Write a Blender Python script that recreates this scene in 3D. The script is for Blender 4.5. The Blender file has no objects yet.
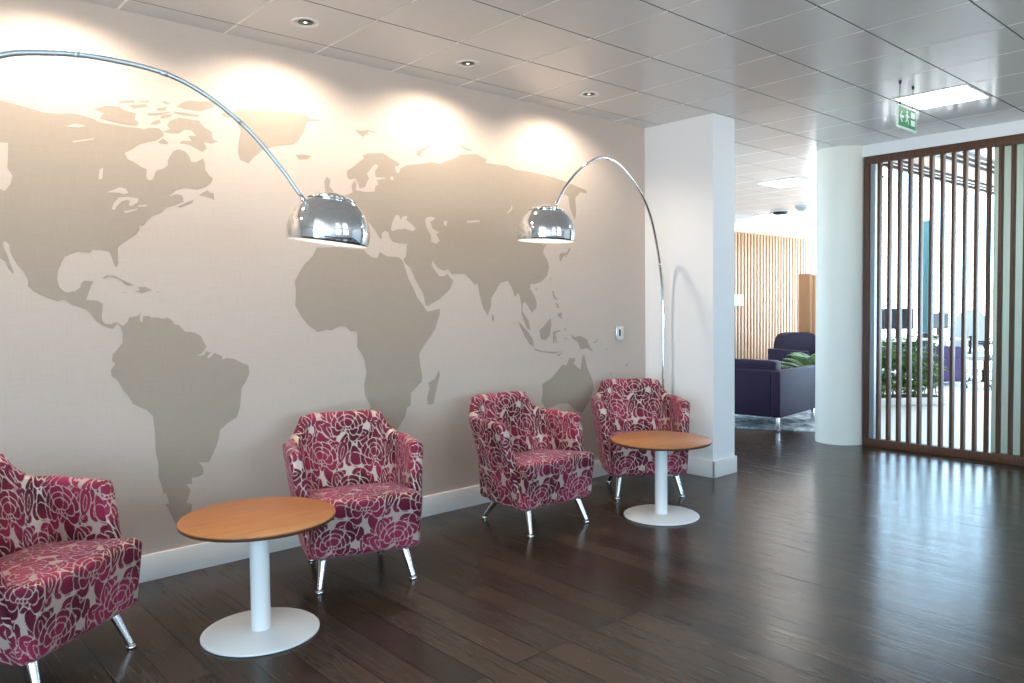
import bpy, bmesh, math, random
import numpy as np
from mathutils import Vector, Matrix

C = bpy.context.scene
LINK = C.collection.objects.link
PI = math.pi

# ------------------------------------------------------------------ camera
CAM_F, CAM_YAW, CAM_PITCH, CAM_ROLL, CAM_SHIFT = 769.916, 0.724658, 0.0375092, -0.0106623, -8.2967
cam_data = bpy.data.cameras.new('camera')
cam = bpy.data.objects.new('camera', cam_data)
LINK(cam)
_f = Vector((math.sin(CAM_YAW) * math.cos(CAM_PITCH), math.cos(CAM_YAW) * math.cos(CAM_PITCH), -math.sin(CAM_PITCH)))
_r = Vector((math.cos(CAM_YAW), -math.sin(CAM_YAW), 0))
_u = _r.cross(_f)
_r2 = math.cos(CAM_ROLL) * _r + math.sin(CAM_ROLL) * _u
_u2 = -math.sin(CAM_ROLL) * _r + math.cos(CAM_ROLL) * _u
_m = Matrix((_r2, _u2, -_f)).transposed().to_4x4()
_m.translation = Vector((0, -4.0296, 1.35))
cam.matrix_world = _m
cam_data.sensor_width = 36.0
cam_data.lens = CAM_F / 1024 * 36.0
cam_data.shift_y = CAM_SHIFT / 1024
cam_data.clip_start = 0.05
C.camera = cam

# ------------------------------------------------------------------ sky, exposure
world = bpy.data.worlds.new('daylight')
C.world = world
world.use_nodes = True
wbg = world.node_tree.nodes['Background']
wbg.inputs['Strength'].default_value = 6.0
_wn, _wl = world.node_tree.nodes, world.node_tree.links      # blue-white sky; lower half brightened to throw light up at the ceiling
_tc = _wn.new('ShaderNodeTexCoord'); _sx = _wn.new('ShaderNodeSeparateXYZ'); _wr = _wn.new('ShaderNodeValToRGB')
_wm = _wn.new('ShaderNodeMapRange')
_wm.inputs[1].default_value = -1; _wm.inputs[2].default_value = 1
_wl.new(_tc.outputs['Generated'], _sx.inputs[0]); _wl.new(_sx.outputs['Z'], _wm.inputs[0]); _wl.new(_wm.outputs[0], _wr.inputs['Fac'])
_wr.color_ramp.elements[0].position = .44; _wr.color_ramp.elements[0].color = (1.9, 2.05, 2.1, 1)
_wr.color_ramp.elements[1].position = .50; _wr.color_ramp.elements[1].color = (1.0, 1.52, 1.92, 1)
_we = _wr.color_ramp.elements.new(1.0); _we.color = (.48, .86, 1.35, 1)
_wl.new(_wr.outputs['Color'], wbg.inputs['Color'])
C.view_settings.view_transform = 'Standard'
C.view_settings.look = 'None'
C.view_settings.gamma = 1.0
C.view_settings.use_curve_mapping = False
C.view_settings.exposure = 0.02
C.cycles.use_denoising = True
C.cycles.max_bounces = 10
C.cycles.diffuse_bounces = 6
C.cycles.glossy_bounces = 5
C.cycles.sample_clamp_indirect = 8.0
C.cycles.caustics_reflective = False
C.cycles.caustics_refractive = False

WALL_SPOT_W = 43.0            # each recessed wall washer
H = 2.778                     # ceiling height

def portal(name, loc, rot, sx, sy):
    """marks a window opening for sky sampling"""
    d = bpy.data.lights.new(name, 'AREA')
    d.shape = 'RECTANGLE'; d.size = sx; d.size_y = sy
    d.cycles.is_portal = True
    o = bpy.data.objects.new(name, d); LINK(o)
    o.location = loc; o.rotation_euler = rot
    return o
BACK_WINDOWS = [(0.6, 2.2), (3.0, 5.0)]
for a, b in BACK_WINDOWS:
    portal('back_window_daylight', ((a + b) / 2, -8.02, 1.65), (PI / 2, 0, 0), b - a, 1.5)
portal('side_window_daylight', (-3.53, -5.4, 1.4), (PI / 2, 0, -PI / 2), 4.4, 2.6)
portal('added_lounge_daylight', (6.2, 4.03, 1.4), (-PI / 2, 0, 0), 1.2, 2.6)  # opening of the added lounge window
portal('atrium_window_daylight', (16.03, 1.75, 3.95), (PI / 2, 0, PI / 2), 4.4, 2.0)
portal('office_window_daylight', (16.03, -2.1, 1.39), (PI / 2, 0, PI / 2), 12.0, 2.76)

# ------------------------------------------------------------------ helpers
def new_obj(name, verts, faces, mats, parent=None, smooth=False, face_mats=None, loc=None):
    me = bpy.data.meshes.new(name)
    me.from_pydata([tuple(v) for v in verts], [], faces)
    for m in (mats if isinstance(mats, (list, tuple)) else [mats]):
        me.materials.append(m)
    if face_mats is not None:
        me.polygons.foreach_set('material_index', face_mats)
    if smooth:
        me.polygons.foreach_set('use_smooth', [True] * len(me.polygons))
    me.update()
    o = bpy.data.objects.new(name, me); LINK(o)
    if parent is not None: o.parent = parent
    if loc is not None: o.location = loc
    return o

class MB:
    """collects shapes for ONE mesh object"""
    def __init__(self): self.v = []; self.f = []; self.s = []; self.m = []
    def add(self, verts, faces, smooth=False, mi=0):
        n = len(self.v)
        self.v += [tuple(p) for p in verts]
        self.f += [tuple(i + n for i in f) for f in faces]
        self.s += [smooth] * len(faces)
        self.m += [mi] * len(faces)
        return self
    def box(self, x0, x1, y0, y1, z0, z1, bev=0.0, mat=None, mi=0, segs=2):
        bm = bmesh.new()
        bmesh.ops.create_cube(bm, size=1.0)
        for v in bm.verts:
            v.co = Vector((x0 + (v.co.x + .5) * (x1 - x0), y0 + (v.co.y + .5) * (y1 - y0), z0 + (v.co.z + .5) * (z1 - z0)))
        if bev > 0:
            bmesh.ops.bevel(bm, geom=bm.edges[:], offset=bev, segments=segs, affect='EDGES', profile=.5)
        bm.verts.ensure_lookup_table()
        vs = [(mat @ v.co if mat else v.co.copy()) for v in bm.verts]
        fs = [tuple(v.index for v in f.verts) for f in bm.faces]
        bm.free()
        return self.add(vs, fs, bev > 0 and segs > 1, mi)
    def lathe(self, prof, seg=48, mat=None, mi=0, smooth=True):
        """prof: (r, z) pairs, revolved about z"""
        vs, fs = [], []
        n = len(prof)
        for i in range(seg):
            a = 2 * PI * i / seg
            for r, z in prof:
                p = Vector((r * math.cos(a), r * math.sin(a), z))
                vs.append(mat @ p if mat else p)
        for i in range(seg):
            j = (i + 1) % seg
            for k in range(n - 1):
                fs.append((i * n + k, j * n + k, j * n + k + 1, i * n + k + 1))
        return self.add(vs, fs, smooth, mi)
    def tube(self, pts, radii, seg=12, cap=True, mi=0):
        pts = [Vector(p) for p in pts]
        if not isinstance(radii, (list, tuple)): radii = [radii] * len(pts)
        vs, fs = [], []
        t0 = (pts[1] - pts[0]).normalized()
        ref = Vector((0, 0, 1)) if abs(t0.z) < .9 else Vector((1, 0, 0))
        nrm = t0.cross(ref).normalized()
        for i, p in enumerate(pts):
            t = (pts[min(i + 1, len(pts) - 1)] - pts[max(i - 1, 0)]).normalized()
            nrm = (nrm - t * nrm.dot(t)).normalized()
            b = t.cross(nrm)
            for k in range(seg):
                a = 2 * PI * k / seg
                vs.append(p + radii[i] * (math.cos(a) * nrm + math.sin(a) * b))
        for i in range(len(pts) - 1):
            for k in range(seg):
                k2 = (k + 1) % seg
                fs.append((i * seg + k, i * seg + k2, (i + 1) * seg + k2, (i + 1) * seg + k))
        if cap:
            fs.append(tuple(range(seg))[::-1])
            fs.append(tuple((len(pts) - 1) * seg + k for k in range(seg)))
        return self.add(vs, fs, True, mi)
    def build(self, name, mats, parent=None, loc=None):
        o = new_obj(name, self.v, self.f, mats, parent, loc=loc)
        o.data.polygons.foreach_set('use_smooth', self.s)
        o.data.polygons.foreach_set('material_index', self.m)
        o.data.update()
        return o

def catmull(pts, n=8):
    P = [Vector(p) for p in pts]
    P = [2 * P[0] - P[1]] + P + [2 * P[-1] - P[-2]]
    out = []
    for i in range(1, len(P) - 2):
        for k in range(n):
            t = k / n
            a, b, c, d = P[i - 1], P[i], P[i + 1], P[i + 2]
            out.append(.5 * (2 * b + (c - a) * t + (2 * a - 5 * b + 4 * c - d) * t * t + (3 * b - a - 3 * c + d) * t ** 3))
    out.append(P[-2])
    return out

def thing(name, label, cat, loc=(0, 0, 0), rotz=0.0, group=None):
    o = bpy.data.objects.new(name, None); LINK(o)
    o.empty_display_size = .1
    o.location = loc; o.rotation_euler = (0, 0, rotz)
    return tag(o, label, cat, group)
def tag(o, label, cat, group=None):
    o['label'] = label; o['category'] = cat
    if group: o['group'] = group
    return o
def struct(o):
    o['kind'] = 'structure'
    return o
def dup(root, label, loc=None, rotz=None):
    r = root.copy(); LINK(r)
    if loc is not None: r.location = loc
    if rotz is not None: r.rotation_euler = (0, 0, rotz)
    r['label'] = label
    for ch in list(root.children):
        c = ch.copy(); LINK(c); c.parent = r
        for g in list(ch.children):
            d = g.copy(); LINK(d); d.parent = c
    return r

# ------------------------------------------------------------------ materials
def mat(name, col, rough=.5, metal=0.0, spec=.5, emit=None, estr=0.0, coat=0.0):
    m = bpy.data.materials.new(name); m.use_nodes = True
    b = m.node_tree.nodes['Principled BSDF']
    b.inputs['Base Color'].default_value = (*col, 1)
    b.inputs['Roughness'].default_value = rough
    b.inputs['Metallic'].default_value = metal
    b.inputs['Specular IOR Level'].default_value = spec
    b.inputs['Coat Weight'].default_value = coat
    if emit:
        b.inputs['Emission Color'].default_value = (*emit, 1)
        b.inputs['Emission Strength'].default_value = estr
    return m
def nodes(m): return m.node_tree.nodes, m.node_tree.links, m.node_tree.nodes['Principled BSDF']
def node(nt, kind, **kw):
    n = nt.new(kind)
    for k, v in kw.items(): setattr(n, k, v)
    return n
def coords(N, L, scale, rot=(0, 0, 0), kind='Object'):
    tc = N.new('ShaderNodeTexCoord'); mp = N.new('ShaderNodeMapping')
    mp.inputs['Scale'].default_value = scale
    mp.inputs['Rotation'].default_value = rot
    L.new(tc.outputs[kind], mp.inputs['Vector'])
    return mp.outputs['Vector']
def noise(N, L, vec, scale, detail=4, rough=.55, dist=0.0):
    n = N.new('ShaderNodeTexNoise')
    n.inputs['Scale'].default_value = scale; n.inputs['Detail'].default_value = detail
    n.inputs['Roughness'].default_value = rough; n.inputs['Distortion'].default_value = dist
    L.new(vec, n.inputs['Vector'])
    return n.outputs['Fac']
def ramp(N, L, fac, stops):
    r = N.new('ShaderNodeValToRGB')
    while len(r.color_ramp.elements) < len(stops): r.color_ramp.elements.new(.5)
    for e, (p, c) in zip(r.color_ramp.elements, stops):
        e.position = p; e.color = (*c, 1)
    L.new(fac, r.inputs['Fac'])
    return r.outputs['Color']
def bump(N, L, b, h, strength=.1, dist=.002):
    n = N.new('ShaderNodeBump'); n.inputs['Strength'].default_value = strength; n.inputs['Distance'].default_value = dist
    L.new(h, n.inputs['Height']); L.new(n.outputs['Normal'], b.inputs['Normal'])
def maprange(N, L, v, a, b, c, d):
    n = N.new('ShaderNodeMapRange')
    for i, x in zip((1, 2, 3, 4), (a, b, c, d)): n.inputs[i].default_value = x
    L.new(v, n.inputs[0])
    return n.outputs[0]

def linen(name, c0, c1):
    m = mat(name, c0, .75, spec=.25)
    N, L, b = nodes(m)
    v1 = coords(N, L, (260, 1, 9)); v2 = coords(N, L, (9, 1, 260))
    n1 = noise(N, L, v1, 1.0, 2); n2 = noise(N, L, v2, 1.0, 2)
    ad = node(N, 'ShaderNodeMath', operation='ADD'); L.new(n1, ad.inputs[0]); L.new(n2, ad.inputs[1])
    f = maprange(N, L, ad.outputs[0], .7, 1.3, 0, 1)
    L.new(ramp(N, L, f, [(0, c0), (1, c1)]), b.inputs['Base Color'])
    return m
M = {}
M['paper'] = linen('wallpaper_pale', (.53, .435, .375), (.575, .48, .415))
M['land'] = linen('wallpaper_land', (.355, .288, .23), (.385, .318, .258))
M['white'] = mat('white_wall_paint', (.88, .88, .89), .55, spec=.3)
M['skirting'] = mat('white_gloss_skirting', (.82, .79, .76), .35)
M['column'] = mat('off_white_column_paint', (.84, .84, .77), .5, spec=.4)
M['tile'] = mat('metal_ceiling_tile', (.74, .745, .745), .22, spec=.6)
M['lit_edge'] = mat('painted_lit_tile_edge', (.92, .92, .91), .4)  # light on the tile edges, painted as paler strips
M['gap'] = mat('ceiling_gap', (.10, .10, .10), .8)
M['chrome'] = mat('chrome', (.80, .83, .86), .05, 1.0)
M['steel'] = mat('brushed_steel', (.62, .73, .79), .5, 1.0)
M['alu'] = mat('satin_aluminium', (.78, .79, .80), .25, 1.0)
M['whitepowder'] = mat('white_powder_coat', (.80, .81, .81), .4)
M['whiteplastic'] = mat('white_plastic', (.8, .8, .78), .4)
M['dark'] = mat('dark_plastic', (.02, .022, .025), .45)
M['lamp_inside'] = mat('white_enamel', (.88, .88, .86), .5)
M['bulb'] = mat('glowing_bulb', (1, 1, 1), .5, emit=(1, .93, .82), estr=14)
M['panel_glow'] = mat('led_panel_glow', (1, 1, 1), .5, emit=(1, .98, .94), estr=12)
M['spot_glow'] = mat('downlight_glow', (1, 1, 1), .5, emit=(1, .88, .72), estr=6)
M['marble'] = mat('pale_marble', (.75, .74, .72), .2)
N, L, b = nodes(M['marble'])
L.new(ramp(N, L, noise(N, L, coords(N, L, (4, 4, 4)), 2.0, 8, .6, 2.0), [(.35, (.8, .79, .77)), (.5, (.62, .61, .6)), (.56, (.82, .81, .8))]), b.inputs['Base Color'])

# dark oak floor: boards run along y
M['floor'] = mat('dark_oak_boards', (.04, .03, .022), .25, spec=.3)
N, L, b = nodes(M['floor'])
vec = coords(N, L, (1, 1, 1), (0, 0, PI / 2))
br = N.new('ShaderNodeTexBrick')
br.offset = .37; br.offset_frequency = 3
br.inputs['Scale'].default_value = 1.0
br.inputs['Mortar Size'].default_value = .004
br.inputs['Mortar Smooth'].default_value = .3
br.inputs['Brick Width'].default_value = 1.9
br.inputs['Row Height'].default_value = .145
br.inputs['Bias'].default_value = 0.0
br.inputs['Color1'].default_value = (0, 0, 0, 1); br.inputs['Color2'].default_value = (1, 1, 1, 1)
br.inputs['Mortar'].default_value = (.5, .5, .5, 1)
L.new(vec, br.inputs['Vector'])
gr = noise(N, L, coords(N, L, (22, .9, 1)), 3.0, 6, .55, .8)
g2 = noise(N, L, coords(N, L, (3, .5, 1)), 2.0, 3)
mx = node(N, 'ShaderNodeMath', operation='MULTIPLY_ADD')
L.new(br.outputs['Color'], mx.inputs[0]); mx.inputs[1].default_value = .5
L.new(gr, mx.inputs[2])
mx2 = node(N, 'ShaderNodeMath', operation='MULTIPLY_ADD')
L.new(g2, mx2.inputs[0]); mx2.inputs[1].default_value = .3; L.new(mx.outputs[0], mx2.inputs[2])
col = ramp(N, L, mx2.outputs[0], [(.40, (.024, .0150, .0103)), (.80, (.039, .0250, .0170)), (1.2, (.062, .040, .027))])
mm = node(N, 'ShaderNodeMixRGB', blend_type='MIX')
L.new(br.outputs['Fac'], mm.inputs['Fac']); L.new(col, mm.inputs['Color1']); mm.inputs['Color2'].default_value = (.006, .004, .003, 1)
L.new(mm.outputs[0], b.inputs['Base Color'])
L.new(maprange(N, L, gr, .3, .7, .29, .17), b.inputs['Roughness'])
inv = node(N, 'ShaderNodeMath', operation='SUBTRACT'); L.new(gr, inv.inputs[0]); L.new(br.outputs['Fac'], inv.inputs[1])
bump(N, L, b, inv.outputs[0], .5, .001)

def wood(name, c0, c1, scale, rough=.4, spec=.4):
    m = mat(name, c0, rough, spec=spec)
    N, L, b = nodes(m)
    f = noise(N, L, coords(N, L, scale), 3.0, 7, .6, .8)
    L.new(ramp(N, L, f, [(.3, c0), (.7, c1)]), b.inputs['Base Color'])
    return m
M['tabletop'] = wood('table_top_cherry', (.34, .120, .034), (.49, .200, .062), (1.2, 22, 4), .38)
M['tableedge'] = mat('table_edge', (.10, .045, .02), .5)
M['walnut'] = wood('walnut_slats', (.070, .030, .016), (.135, .064, .036), (40, 40, 1.5), .45)
M['oakslat'] = wood('pale_oak_slats', (.46, .25, .13), (.58, .35, .20), (14, 14, .6), .5)
M['orangewood'] = wood('orange_oak', (.52, .23, .09), (.60, .29, .12), (12, 12, .8), .5)
M['purple'] = mat('dark_purple_leather', (.022, .011, .036), .6, spec=.25)
M['officefloor'] = mat('pale_office_carpet', (.62, .63, .62), .6)
N, L, b = nodes(M['officefloor'])
L.new(ramp(N, L, noise(N, L, coords(N, L, (1, 1, 1)), 60, 3), [(.3, (.56, .57, .56)), (.7, (.68, .69, .68))]), b.inputs['Base Color'])
M['rug'] = mat('mottled_blue_rug', (.4, .45, .5), .9, spec=.1)
N, L, b = nodes(M['rug'])
L.new(ramp(N, L, noise(N, L, coords(N, L, (1, 1, 1)), 7, 6, .7, 1.0), [(.36, (.10, .14, .19)), (.5, (.36, .42, .47)), (.62, (.74, .75, .74))]), b.inputs['Base Color'])
M['teal'] = mat('teal_paint', (.06, .20, .24), .4)
M['leaf'] = mat('leaf_green', (.07, .17, .045), .45)
N, L, b = nodes(M['leaf'])
L.new(ramp(N, L, noise(N, L, coords(N, L, (1, 1, 1)), 9, 3), [(.3, (.06, .16, .04)), (.7, (.28, .42, .12))]), b.inputs['Base Color'])
M['soil'] = mat('potting_soil', (.03, .02, .015), .9)
M['frost'] = mat('frosted_pale_green_panel', (.50, .56, .50), .35)
_b = M['frost'].node_tree.nodes['Principled BSDF']; _b.inputs['Transmission Weight'].default_value = .4; _b.inputs['Roughness'].default_value = .7; _b.inputs['Base Color'].default_value = (.64, .67, .55, 1)
M['alujamb'] = mat('grey_metal_jamb', (.30, .34, .38), .4, .6)
M['officegrey'] = mat('pale_grey_mesh', (.55, .60, .60), .6)
M['screen'] = mat('dark_monitor_glass', (.015, .02, .03), .2)
M['navy'] = mat('navy_fabric', (.035, .045, .10), .7)
M['lilac'] = mat('purple_desk_panel', (.10, .07, .19), .6)
M['green'] = mat('exit_sign_green', (.01, .25, .09), .4, emit=(.015, .42, .15), estr=.08)
M['signwhite'] = mat('exit_sign_white', (.8, .9, .82), .4, emit=(.7, 1, .8), estr=.1)
M['clear'] = mat('window_frame_white', (.75, .77, .78), .4)

# outlines of the printed world map, wall coordinates in millimetres (x, z, x, z ...)
MAP_LAND = [
    [589,2267,618,2263,662,2256,717,2247,758,2239,805,2242,875,2254,919,2249,963,2239,985,2228,1048,2228,1041,2227,1102,2225,1157,2227,1175,2222,1200,2233,1218,2237,1250,2238,1268,2222,1271,2203,1234,2176,1198,2164,1155,2147,1120,2120,1088,2098,1101,2070,1132,2059,1159,2040,1187,2031,1183,1990,1197,1975,1215,1986,1226,2017,1230,2029,1267,2044,1286,2061,1286,2084,1298,2108,1317,2137,1343,2148,1373,2140,1392,2119,1399,2093,1425,2092,1461,2116,1468,2097,1471,2058,1490,2032,1509,2018,1497,1993,1473,1974,1434,1956,1395,1955,1365,1958,1327,1943,1285,1906,1326,1922,1352,1918,1359,1887,1325,1869,1273,1850,1246,1822,1206,1804,1177,1775,1166,1756,1145,1751,1144,1732,1130,1709,1091,1681,1059,1658,1045,1639,1046,1598,1045,1576,1050,1575,1038,1547,1028,1556,1019,1590,1008,1621,968,1629,935,1628,923,1612,873,1616,846,1606,819,1590,807,1568,801,1550,790,1526,785,1489,793,1453,809,1434,825,1426,857,1434,877,1448,886,1472,897,1482,936,1480,924,1454,912,1423,903,1392,950,1389,973,1373,969,1336,966,1319,968,1293,982,1277,1005,1274,1025,1285,1043,1276,1063,1263,1057,1247,1048,1260,1034,1275,1013,1253,993,1258,965,1272,937,1297,916,1332,900,1347,867,1360,845,1370,850,1362,829,1380,813,1393,783,1387,750,1399,714,1417,688,1435,669,1455,672,1482,655,1520,631,1554,617,1580,606,1609,604,1638,590,1652,581,1646,584,1620,598,1586,604,1557,618,1516,613,1509,596,1533,587,1562,568,1576,540,1612,545,1762,557,1855,577,1879,596,1873,617,1906,625,1942,607,1974,610,2015,613,2084,583,2083,512,2108,455,2075,408,2025,339,1961,381,2038,356,2073,321,2106,362,2145,328,2178,365,2222,447,2257,517,2268],
    [1287,2259,1302,2284,1347,2306,1400,2306,1446,2305,1469,2277,1507,2259,1514,2221,1542,2212,1506,2196,1467,2199,1482,2169,1458,2147,1427,2162,1397,2174,1352,2180,1360,2192,1405,2198,1390,2221,1429,2225,1406,2251,1376,2250,1342,2227,1301,2221,1264,2224,1301,2242],
    [957,2286,1010,2312,1070,2315,1097,2301,1145,2297,1138,2267,1158,2251,1144,2234,1095,2235,1035,2240,982,2247,1002,2275],
    [1057,2338,1133,2358,1147,2349,1078,2334],
    [1161,2359,1211,2369,1203,2357,1168,2353],
    [1112,2329,1189,2347,1203,2336,1132,2317],
    [1261,2372,1290,2377,1305,2364,1283,2362],
    [1238,2334,1290,2350,1282,2330,1245,2324],
    [1357,2380,1403,2401,1456,2404,1543,2418,1559,2413,1518,2383,1455,2353,1379,2353,1334,2357],
    [1318,2332,1393,2336,1451,2333,1439,2323,1363,2320,1326,2321],
    [1202,2306,1245,2313,1311,2331,1289,2316,1237,2297,1194,2294],
    [1208,2253,1230,2273,1251,2282,1260,2268,1236,2254],
    [1255,2292,1263,2304,1303,2316,1318,2309,1266,2288],
    [1241,2169,1267,2192,1292,2176,1285,2164,1255,2164],
    [1344,2184,1397,2193,1393,2181,1352,2176],
    [1433,1925,1480,1956,1489,1944,1511,1943,1514,1904,1499,1913,1471,1920],
    [1325,1858,1370,1884,1409,1901,1401,1883,1340,1855],
    [974,1495,994,1509,1029,1507,1057,1491,1086,1476,1116,1463,1086,1460,1068,1469,1057,1485,1028,1497,1006,1503,982,1492],
    [1130,1454,1164,1455,1197,1438,1169,1432,1151,1425,1115,1431,1139,1438],
    [1053,1431,1079,1428,1067,1425],
    [1212,1432,1237,1430,1224,1425],
    [1067,1539,1073,1538,1071,1527],
    [1058,1264,1082,1289,1086,1306,1126,1313,1145,1330,1134,1309,1138,1283,1147,1283,1150,1309,1175,1314,1187,1304,1220,1303,1240,1296,1266,1302,1291,1284,1294,1271,1320,1261,1349,1229,1397,1223,1428,1204,1440,1172,1455,1151,1434,1117,1403,1101,1439,1106,1453,1126,1475,1115,1452,1091,1470,1090,1493,1115,1534,1094,1536,1077,1557,1084,1603,1075,1641,1051,1674,1038,1678,992,1658,951,1633,915,1626,845,1622,816,1604,764,1556,740,1512,706,1506,659,1486,613,1471,581,1451,546,1400,553,1422,521,1421,488,1393,478,1361,478,1365,449,1334,448,1355,418,1345,382,1332,356,1362,341,1356,309,1318,236,1282,243,1261,294,1242,344,1248,371,1234,429,1225,412,1213,470,1201,504,1203,573,1191,638,1190,730,1182,818,1182,816,1158,845,1095,881,1080,913,1049,958,1027,1006,1001,1025,999,1055,1018,1083,1005,1101,1009,1130,1031,1154,1054,1183,1055,1230,1048,1255],
    [1229,363,1243,366,1249,352,1236,349],
    [1561,2360,1596,2372,1660,2392,1791,2409,1935,2425,2037,2426,2069,2410,2126,2412,2134,2408,2044,2387,2027,2337,1994,2281,1962,2251,1884,2234,1831,2220,1778,2196,1733,2155,1700,2117,1654,2132,1644,2172,1648,2215,1661,2285,1631,2350,1575,2341],
    [1969,2194,2016,2203,2068,2199,2040,2177,1992,2171],
    [2143,2065,2160,2093,2183,2077,2176,2042,2207,2007,2199,1969,2133,1963,2150,2010],
    [2348,2389,2389,2385,2434,2398,2490,2393,2490,2386,2441,2389,2433,2375,2474,2364,2425,2371,2403,2351,2377,2364],
    [2778,2290,2786,2311,2820,2336,2879,2357,2889,2350,2837,2324,2811,2294,2827,2278],
    [3101,2405,3175,2389,3233,2375,3199,2366,3150,2380],
    [2289,2139,2325,2162,2362,2192,2408,2229,2393,2240,2431,2258,2538,2275,2584,2253,2631,2235,2662,2222,2638,2199,2670,2196,2703,2217,2727,2224,2768,2231,2818,2241,2901,2259,2964,2257,3092,2310,3125,2333,3258,2356,3360,2329,3343,2307,3465,2307,3537,2308,3610,2289,3742,2289,3877,2282,3997,2273,4163,2246,4334,2210,4345,2187,4269,2189,4214,2140,4224,2045,4208,1978,4156,2062,4140,2149,4088,2159,4016,2109,3953,1976,3911,1830,3871,1771,3916,1792,3883,1752,3875,1718,3913,1675,3936,1620,3911,1552,3849,1507,3788,1493,3750,1495,3743,1462,3787,1407,3809,1352,3801,1319,3755,1287,3726,1331,3689,1364,3671,1353,3669,1299,3725,1232,3746,1160,3709,1178,3680,1233,3659,1283,3659,1331,3646,1397,3631,1429,3595,1402,3574,1461,3532,1514,3461,1497,3440,1466,3384,1397,3376,1334,3348,1274,3308,1325,3276,1428,3261,1490,3237,1482,3199,1520,3154,1555,3046,1553,3015,1583,2984,1572,2935,1591,2894,1634,2887,1604,2911,1575,2947,1537,2983,1535,3008,1553,3058,1508,3032,1453,2944,1388,2991,1406,2919,1376,2856,1346,2839,1348,2817,1426,2758,1514,2727,1585,2694,1606,2672,1633,2695,1661,2703,1737,2660,1728,2683,1742,2652,1733,2599,1742,2578,1768,2566,1800,2541,1804,2519,1786,2523,1754,2506,1760,2481,1799,2457,1823,2441,1840,2400,1873,2339,1869,2207,1803,2099,1808,2127,1929,2326,2018,2319,2056,2342,2093,2352,2065,2348,2033,2396,2029,2434,2030,2475,2037,2484,2071,2503,2079,2492,2106,2566,2125,2535,2125,2485,2124,2478,2156,2505,2191,2490,2203,2467,2187,2424,2137,2439,2112,2420,2078,2412,2058,2374,2045,2360,2079,2346,2103,2306,2090,2292,2107],
    [2060,1634,2010,1588,1978,1543,1950,1489,1956,1435,1950,1356,1983,1297,2024,1246,2083,1204,2144,1215,2166,1210,2224,1233,2264,1230,2292,1203,2339,1198,2340,1134,2337,1109,2384,1035,2399,947,2379,880,2385,812,2417,756,2422,711,2476,617,2533,566,2591,564,2621,596,2669,656,2682,710,2713,723,2714,799,2795,864,2802,899,2785,992,2780,1043,2818,1093,2882,1162,2921,1213,2832,1114,2909,1201,2945,1291,2946,1325,2849,1309,2829,1335,2770,1404,2744,1459,2706,1524,2681,1595,2666,1630,2637,1648,2605,1650,2555,1650,2506,1675,2486,1638,2450,1642,2408,1667,2397,1685,2222,1692,2088,1685],
    [2931,932,2941,900,2920,838,2886,716,2842,715,2837,762,2856,812,2851,854,2902,881],
    [3382,1287,3403,1271,3406,1239,3384,1240],
    [3803,1468,3812,1451,3790,1447],
    [3950,1553,3958,1531,3942,1517],
    [3965,1446,3981,1441,3988,1407,4023,1384,3996,1379,3969,1407],
    [3996,1362,4019,1350,4038,1316,4011,1322],
    [4018,1277,4059,1288,4063,1236,4026,1254],
    [3622,1228,3653,1212,3726,1147,3769,1091,3774,1043,3736,1061,3684,1125],
    [3774,1035,3866,1007,3977,998,4069,997,3977,984,3844,1003,3783,1019],
    [3947,1245,3953,1196,3934,1116,3889,1086,3845,1096,3828,1160,3868,1182,3901,1214],
    [3968,1147,4048,1158,4043,1147,3990,1131,4012,1065,3999,1062,3985,1102,3983,1058,3967,1067],
    [4152,1125,4188,1099,4260,1105,4332,1077,4357,1026,4406,972,4332,1010,4258,1001,4235,1056,4176,1083],
    [4394,1049,4432,1056,4444,1078,4454,1067,4432,1043],
    [4000,973,4069,991,4027,963],
    [4087,1168,4104,1166,4101,1140],
    [4070,1092,4121,1093,4112,1082],
    [4038,1703,4056,1724,4115,1726,4147,1768,4161,1757,4131,1718,4081,1701,4058,1660,4045,1670],
    [4100,1708,4119,1705,4106,1693],
    [3852,768,3953,809,4010,854,4068,899,4103,889,4139,944,4203,938,4185,900,4257,846,4282,953,4302,956,4330,867,4391,761,4403,692,4365,610,4278,517,4205,541,4111,608,4018,609,3950,591,3883,589,3843,641,3857,704],
    [4780,848,4807,869,4818,858,4796,838],
    [4588,795,4609,801,4609,783],
    [4482,1049,4500,1043,4492,1035],
    [4553,991,4574,994,4569,980],
]
MAP_LAKES = [
    [1002,1902,1063,1931,1087,1928,1100,1907,1076,1898,1062,1904],
    [1023,1824,1034,1854,1055,1881,1096,1889,1145,1885,1141,1866,1112,1845,1099,1848,1106,1871,1089,1872,1068,1864,1047,1841,1037,1821],
    [1074,1817,1140,1836,1136,1829,1087,1810],
    [1140,1851,1186,1859,1179,1849,1144,1844],
    [975,2005,992,2018,986,1963,970,1961],
    [841,2187,874,2206,923,2204,895,2191],
    [863,2126,960,2151,949,2143,871,2119],
    [2622,2204,2662,2202,2655,2171,2633,2165],
    [2585,2134,2605,2139,2613,2120,2593,2118],
    [2584,1819,2602,1871,2620,1903,2646,1907,2659,1875,2668,1898,2708,1908,2699,1881,2743,1854,2769,1830,2751,1814,2689,1825,2636,1818,2592,1805],
    [2839,1887,2853,1906,2886,1914,2919,1907,2904,1891,2881,1882,2899,1837,2950,1817,2926,1804,2954,1763,2925,1743,2888,1752,2884,1790,2848,1849],
    [2990,1896,3019,1890,3004,1858,2985,1873],
    [3175,1905,3285,1916,3285,1905,3183,1892],
    [3579,2047,3581,2013,3542,1981,3533,1986,3566,2016],
]

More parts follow.
